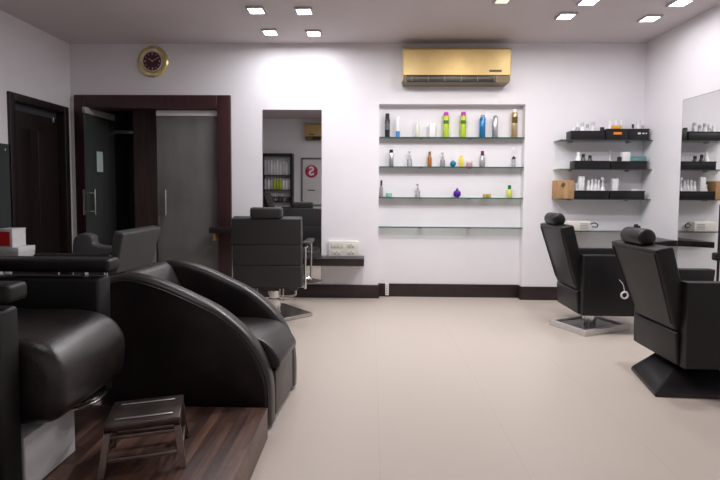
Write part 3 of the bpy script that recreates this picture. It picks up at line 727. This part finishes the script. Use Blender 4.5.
ch_far = salon_chair('black leather salon chair with chrome base in front of the corner shelves', (1.993, 4.19, 0), R(-.5), 'chrome', (-.095, -.04), R(25), LEATHER, .880)
# pull ring of the far chair's recliner
b = NB(); tube(b, smooth_path([(.03, -.2815, .46), (.06, -.287, .42), (.072, -.287, .365)]), .003, 6); lev = link('release_cord', b, WHITE, ch_far)
b = NB(); tube(b, [(.072+.026*math.cos(a), -.291, .336+.026*math.sin(a)) for a in [2*PI*i/24 for i in range(24)]], .008, 8, True); link('pull_ring', b, WHITE, lev)

# chair in front of the back mirror, seen from behind
t = thing('salon_chair', 'charcoal salon chair with its back to us facing the tall back mirror', 'chair', (-.893, 4.42, 0), PI/2)
# local x = facing (+Y), local y = left (-X)
W = .300
b = NB(); tt = NB(); q = .255; rbox(tt, (-q, -q, .001), (q, q, .035), .006); xf(tt.verts, (0, 0, R(42)), (0, 0, 0)); merge(b, tt); bs = link('base', b, STEEL, t)
b = NB(); lathe(b, [(.06, .035), (.06, .16), (.045, .17), (.045, .268)], 24); link('column', b, CHROME, t)
b = NB()
for y in (-.13, -.10, .10, .13): rbox(b, (-.25, y-.006, .20), (-.238, y+.006, .305))
rbox(b, (-.25, -.24, .195), (-.238, .24, .209)); link('under_frame', b, CHROME, t)
b = NB(); rbox(b, (-.22, -W+.05, .27), (.30, W-.05, .45), .03); link('seat', b, SLATE, t)
b = NB(); bounds = [(.325, .515, -.300, -.310), (.519, .695, -.310, -.322), (.699, .925, -.322, -.345)]
bk = None
for (z0, z1, xa, xb) in bounds:
    b = NB(); wedge_back(b, z0, z1, xa, xb, .085, 2*W, 2*W, .010)
    if bk is None: bk = link('backrest', b, SLATE, t)
    else: link('back_panel', b, SLATE, bk)
b = NB(); rbox(b, (-.36, -.138, .93), (-.27, .138, 1.022), .022, 4); hd = link('headrest', b, SLATE, t); 
b = NB()
for y in (-.06, .06): tube(b, [(-.315, y, .89), (-.315, y, .93)], .008)
link('headrest_post', b, CHROME, hd)
for s in (-1, 1):
    y = s*(W+.020)
    b = NB(); tube(b, smooth_path([(-.22, y, .30), (-.23, y, .62), (-.17, y, .665), (.15, y, .665), (.20, y, .62), (.19, y, .30)], 5), .011); tube(b, [(-.22, y, .32), (-.22, s*(W-.06), .32)], .011); tube(b, [(.19, y, .32), (.19, s*(W-.06), .32)], .011)
    ar = link('armrest', b, CHROME, t)
    b = NB(); rbox(b, (-.20, y-.035, .676), (.18, y+.035, .715), .015); link('arm_pad', b, SLATE, ar)
b = NB(); tube(b, smooth_path([(.25, -.12, .27), (.38, -.12, .2), (.42, -.12, .1), (.42, .12, .1), (.38, .12, .2), (.25, .12, .27)]), .012); link('footrest', b, CHROME, t)

# chair turned to the left wall mirror
t = thing('salon_chair', 'dark grey salon chair facing the left wall in front of the glass door', 'chair', (-1.965, 3.55, 0), PI)
# local x = facing (-X), local y = towards the camera
b = NB(); lathe(b, [(.26, .001), (.26, .02), (.06, .05), (.05, .06), (.05, .28)], 32); link('base', b, CHROME, t)
b = NB(); rbox(b, (-.2, -.24, .285), (.30, .24, .47), .035); link('seat', b, LEATHER2, t)
b = NB(); wedge_back(b, .40, .862, -.16, -.27, .07, .52, .60, .015); link('backrest', b, C(.05, .048, .048, rough=.5), t)
b = NB(); rbox(b, (-.20, .285, .655), (.34, .35, .725), .02); ar = link('armrest', b, LEATHER2, t)
b = NB()
for x in (-.15, .17):
    b = NB(); tube(b, [(x, .317, .66), (x, .317, .40), (x, .2, .38)], .012); link('arm_post', b, CHROME, ar)
b = NB(); prism(b, smooth_path([Vector((-.20, .40, 0)), Vector((.36, .40, 0)), Vector((.45, .45, 0)), Vector((.455, .72, 0)), Vector((.42, .79, 0)), Vector((.36, .81, 0)), Vector((.29, .785, 0)), Vector((.24, .71, 0)), Vector((-.20, .70, 0))], 4)[:-1] + [Vector((-.2, .70, 0))], -.37, -.27, 'y', .02, 3); link('armrest', b, C(.075, .072, .076, rough=.45), t)  # far arm kept paler: light on its rim is in the colour

# ------------------------------------------------------------------ tub armchair
t = thing('tub_armchair', 'black leather tub armchair with arched arms behind the wooden platform', 'armchair', (-.448, 2.535, 0), R(-4.5))
HW, TH = .285, .105
arch = [(-.005, .02), (-.004, .16), (-.015, .26), (-.052, .36), (-.13, .472), (-.26, .578), (-.40, .645), (-.54, .702), (-.67, .738), (-.78, .745), (-.87, .70), (-.90, .58), (-.89, .02)]
ap = [(p.x, p.y) for p in smooth_path([Vector((x, z, 0)) for x, z in arch], 4)]
def archp(bm, y0, y1): return prism(bm, ap, y0, y1, 'y', .035, 5)
for s in (-1, 1):
    b = NB(); archp(b, *((-HW, -HW+TH) if s < 0 else (HW-TH, HW))); ar = link('arm', b, WORN, t, 50)
    b = NB(); yy = s*(HW-.014)
    tube(b, [(x-(.0 if i < 8 else .0), s*(HW+.0005), z) for i, (x, z) in enumerate([(p[0]*.965-.012, p[1]*.955+.002) for p in ap[1:-10]])], .004, 6); link('piping', b, WORN, ar)
b = NB(); prism(b, [(-.88, .05), (-.70, .05), (-.60, .42), (-.67, .62), (-.735, .72), (-.79, .748), (-.84, .735), (-.875, .66)], -HW+TH-.02, HW-TH+.02, 'y', .0); link('backrest', b, WORN, t, 60)
b = NB(); prism(b, [(p.x, p.y) for p in smooth_path([Vector(q) for q in ((-.66, .30, 0), (-.66, .42, 0), (-.30, .435, 0), (-.13, .425, 0), (-.05, .39, 0), (.008, .315, 0), (.005, .27, 0), (-.05, .262, 0))], 4)], -HW+TH+.002, HW-TH-.002, 'y', .012, 3); link('seat', b, WORN, t, 60)
b = NB(); rbox(b, (-.62, -HW+TH+.002, .03), (-.008, HW-TH-.002, .255), .012); link('front_panel', b, WORN, t)
for sx, s_ in ((-.06, -1), (-.06, 1), (-.82, -1), (-.82, 1)):
    b = NB(); lathe(b, [(.022, .001), (.026, .02)], 12, loc=(sx, s_*.23, 0)); link('foot', b, BLACK, t)

# ------------------------------------------------------------------ wooden platform and what stands on it
PZ = .147
b = NB(); rbox(b, (-2.25, .55, .001), (-.475, 2.19, PZ), .004)
tag(link('wooden_platform', b, PLANK), 'low platform covered in dark wood planks in the left foreground', 'platform')

t = thing('platform_chair', 'black leather barber chair on the wooden platform at the left edge', 'chair', (-1.35, 1.755, PZ+.0005))
zf = lambda z: z-PZ
b = NB(); rbox(b, (-.28, -.235, 0), (.212, .035, zf(.338)), .006); link('pedestal', b, PEDW, t)
b = NB(); lathe(b, [(.12, zf(.339)), (.133, zf(.343)), (.133, zf(.349)), (.12, zf(.353))], 40, loc=(.175, .06, 0)); lathe(b, [(.115, zf(.353)), (.128, zf(.357)), (.128, zf(.363)), (.115, zf(.367))], 40, loc=(.175, .06, 0)); link('seat_ring', b, CHROME, t)
prof = [Vector(q) for q in ((-.34, .37, 0), (-.34, .66, 0), (-.05, .668, 0), (.15, .668, 0), (.27, .64, 0), (.328, .575, 0), (.338, .50, 0), (.325, .42, 0), (.285, .378, 0), (.2, .368, 0))]
b = NB(); prism(b, [(p.x, zf(p.y)) for p in smooth_path(prof, 5)], -.235, .215, 'y', .05, 5); st = link('seat', b, WORN, t, 60)
b = NB()
for y in (-.12, -.04, .04, .12): tube(b, [(-.2, y, zf(.668)), (.10, y, zf(.666)), (.18, y, zf(.655))], .004, 6)
link('stitching', b, LEATHER, st)
for (y0, y1) in ((.225, .325), (-.335, -.243)):
    b = NB(); rbox(b, (-.34, y0, zf(.27 if y0 > 0 else .16)), (.205 if y0 > 0 else .215, y1, zf(.787)), .014, 3); ar = link('armrest', b, LEATHER2, t)
    b = NB(); rbox(b, (-.32, y0-.0, zf(.81)), (.25, y1, zf(.868)), .016, 3); pd = link('arm_pad', b, LEATHER2, ar)
    for x in (-.25, .12):
        b = NB(); tube(b, [(x, (y0+y1)/2, zf(.78)), (x, (y0+y1)/2, zf(.82))], .013)
        link('arm_post', b, CHROME, ar)
b = NB(); wedge_back(b, zf(.60), zf(1.12), -.42, -.60, .10, .44, .46, .03); link('backrest', b, LEATHER, t)

t = thing('step_stool', 'small dull metal step stool standing on the wooden platform', 'stool', (-.846, 1.765, PZ+.0005), R(18))
H = .183; wx, wy = .128, .104
b = NB(); rbox(b, (-wx, -wy, H-.028), (wx, wy, H), .006, 3); tp = link('tread', b, STOOLM, t)
for y in (-.07, .055):
    b = NB(); rbox(b, (-wx+.03, y, H+.0002), (wx-.03, y+.010, H+.005), .003, 2); link('grip_strip', b, STEEL, tp)
sp = .008
for sx in (-1, 1):
    for sy_ in (-1, 1):
        b = NB(); A = Vector((sx*(wx-.012), sy_*(wy-.012), H-.03)); B = Vector((sx*(wx+sp), sy_*(wy+sp), .002))
        tt = bmesh.new(); q = .011
        lo = [tt.verts.new(B+Vector((i*q, j*q, 0))) for i, j in ((-1, -1), (1, -1), (1, 1), (-1, 1))]; hi = [tt.verts.new(A+Vector((i*q, j*q, 0))) for i, j in ((-1, -1), (1, -1), (1, 1), (-1, 1))]
        tt.faces.new(lo[::-1]); tt.faces.new(hi)
        for i in range(4): tt.faces.new((lo[i], lo[(i+1) % 4], hi[(i+1) % 4], hi[i]))
        merge(b, tt); link('leg', b, STOOLL, t)
for z, e in ((.055, .012), (.132, .0)):
    for s in (-1, 1):
        b = NB(); rbox(b, (-wx-e+.012, s*(wy+e*.9-.010)-.005, z-.007), (wx+e-.012, s*(wy+e*.9-.010)+.005, z+.007), .002, 2); link('crossbar', b, STOOLL, t)
        b = NB(); rbox(b, (s*(wx+e*.9-.010)-.005, -wy-e+.016, z-.007), (s*(wx+e*.9-.010)+.005, wy+e-.016, z+.007), .002, 2); link('crossbar', b, STOOLL, t)

# ------------------------------------------------------------------ rear of the salon, seen in the back mirror
YV = 2*D-(YB+.16)
def mv(u, v, yv=None): return at(u, v, yv or YV)
x0, x1 = mv(261, 155).x, mv(293, 155).x; zt = mv(275, 153.5).z; zbm = .15
t = thing('product_rack', 'dark framed product rack on the rear wall, reflected in the tall back mirror', 'rack', ((x0+x1)/2, YB+.001, zbm))
w = x1-x0; h = zt-zbm
b = NB(); rbox(b, (-w/2, 0, 0), (-w/2+.05, .2, h), .003); rbox(b, (w/2-.05, 0, 0), (w/2, .2, h), .003); rbox(b, (-w/2+.05, 0, h-.06), (w/2-.05, .2, h), .003); rbox(b, (-w/2+.05, 0, 0), (w/2-.05, .2, .06), .003); link('frame', b, MAHOG_D, t)
b = NB(); rbox(b, (-w/2+.05, 0, .06), (w/2-.05, .01, h-.06)); link('back_board', b, POSTER, t)
rz_ = []
for v in (175, 189.6, 201):
    z = mv(275, v).z; rz_.append(z)
    b = NB(); rbox(b, (-w/2+.05, .01, z-zbm-.02), (w/2-.05, .19, z-zbm), .002); link('shelf_board', b, MAHOG_D, t)
LEN = [('silver bottle in the row on the upper shelf of the reflected rack', 'bottles on the upper rack shelf'), ('bottle in the row on the middle shelf of the reflected rack', 'bottles on the middle rack shelf')]
xx0, xx1 = x0+.085, x1-.085
for r_, (zz, hh, n) in enumerate(((rz_[0], .30, 9), (rz_[1], .25, 9))):
    for k in range(n):
        x = xx0+(xx1-xx0)*k/(n-1)
        gr = r_ == 1 and k in (3, 4, 5)
        # the mirror keeps x, so the order seen is the order built
        m1 = LIME if gr else random.choice([WHT, C(.66, .66, .67), C(.55, .55, .57)])
        lab, grp = LEN[r_]
        lab = 'lime green bottle in the middle of the reflected rack' if gr else ('pale ' + lab)
        if gr: grp = 'lime bottles on the rack'
        cyl_item('bottle', lab, 'bottle', x, YB+.10, zz, hh*random.uniform(.92, 1.1), .029, m1, WHT if r_ == 0 else C(.5, .5, .5), .2, 'can', grp)
for k in range(6):
    x = xx0+.02+(xx1-xx0-.04)*k/5
    cyl_item('jar', 'dark jar in the row on the lower shelf of the reflected rack', 'jar', x, YB+.10, rz_[2], random.uniform(.09, .115), .040, random.choice([C(.03, .03, .04), C(.06, .05, .05), C(.25, .24, .25)]), DARK, .3, 'jar', 'dark jars on the lower rack shelf')
xa = mv(305, 130).x
aircon('gold split air conditioner high on the rear wall, reflected in the back mirror', xa+.55, YB, mv(310, 140).z, mv(310, 123.5).z, 1.10, .2, 1)
pc = mv(311.6, 171.5, 2*D-YB); rr = .14
t = thing('wall_poster', 'white poster with a crimson S roundel on the rear wall, reflected in the back mirror', 'poster', (pc.x+.06, YB+.001, pc.z))
b = NB(); rbox(b, (-.25, 0, -.72), (.45, .012, .26), .002); link('board', b, POSTER, t)
b = NB()
for lo, hi in (((-.29, -.76), (-.25, .30)), ((.45, -.76), (.49, .30)), ((-.25, .26), (.45, .30)), ((-.25, -.76), (.45, -.72))): rbox(b, (lo[0], 0, lo[1]), (hi[0], .025, hi[1]), .002)
link('frame', b, C(.2, .18, .18), t)
b = NB(); lathe(b, [(rr, 0), (rr, .003)], 40, rot=(-PI/2, 0, 0), loc=(-.06, .0122, 0)); rd = link('roundel', b, CRIM, t)
cu = bpy.data.curves.new('letter', 'FONT'); cu.body = 'S'; cu.size = .26; cu.align_x = 'CENTER'; cu.align_y = 'CENTER'; cu.extrude = .001; cu.offset = .008
tmpo = bpy.data.objects.new('tmp', cu); COL.objects.link(tmpo)
bpy.context.view_layer.update()
me = bpy.data.meshes.new_from_object(tmpo.evaluated_get(bpy.context.evaluated_depsgraph_get())); bpy.data.objects.remove(tmpo)
me.materials.clear(); me.materials.append(WHT)
lo = bpy.data.objects.new('letter', me); COL.objects.link(lo); lo.parent = rd; lo.location = (-.06, .017, 0); lo.rotation_euler = (PI/2, 0, PI)
b = NB(); rbox(b, (-.14, .0125, -.42), (.02, .03, -.40), .002); link('printed_bar', b, C(.08, .07, .08), t)

# ------------------------------------------------------------------ light and film
w = bpy.data.worlds.new('world'); S.world = w; w.use_nodes = True
w.node_tree.nodes['Background'].inputs[0].default_value = (.8, .8, .85, 1); w.node_tree.nodes['Background'].inputs[1].default_value = .02
S.view_settings.view_transform = 'Standard'; S.view_settings.look = 'None'; S.view_settings.gamma = 1; S.view_settings.use_curve_mapping = False
S.view_settings.exposure = .25
try:
    S.cycles.use_denoising = True; S.cycles.max_bounces = 10; S.cycles.transparent_max_bounces = 12; S.cycles.sample_clamp_indirect = 4
except Exception: pass
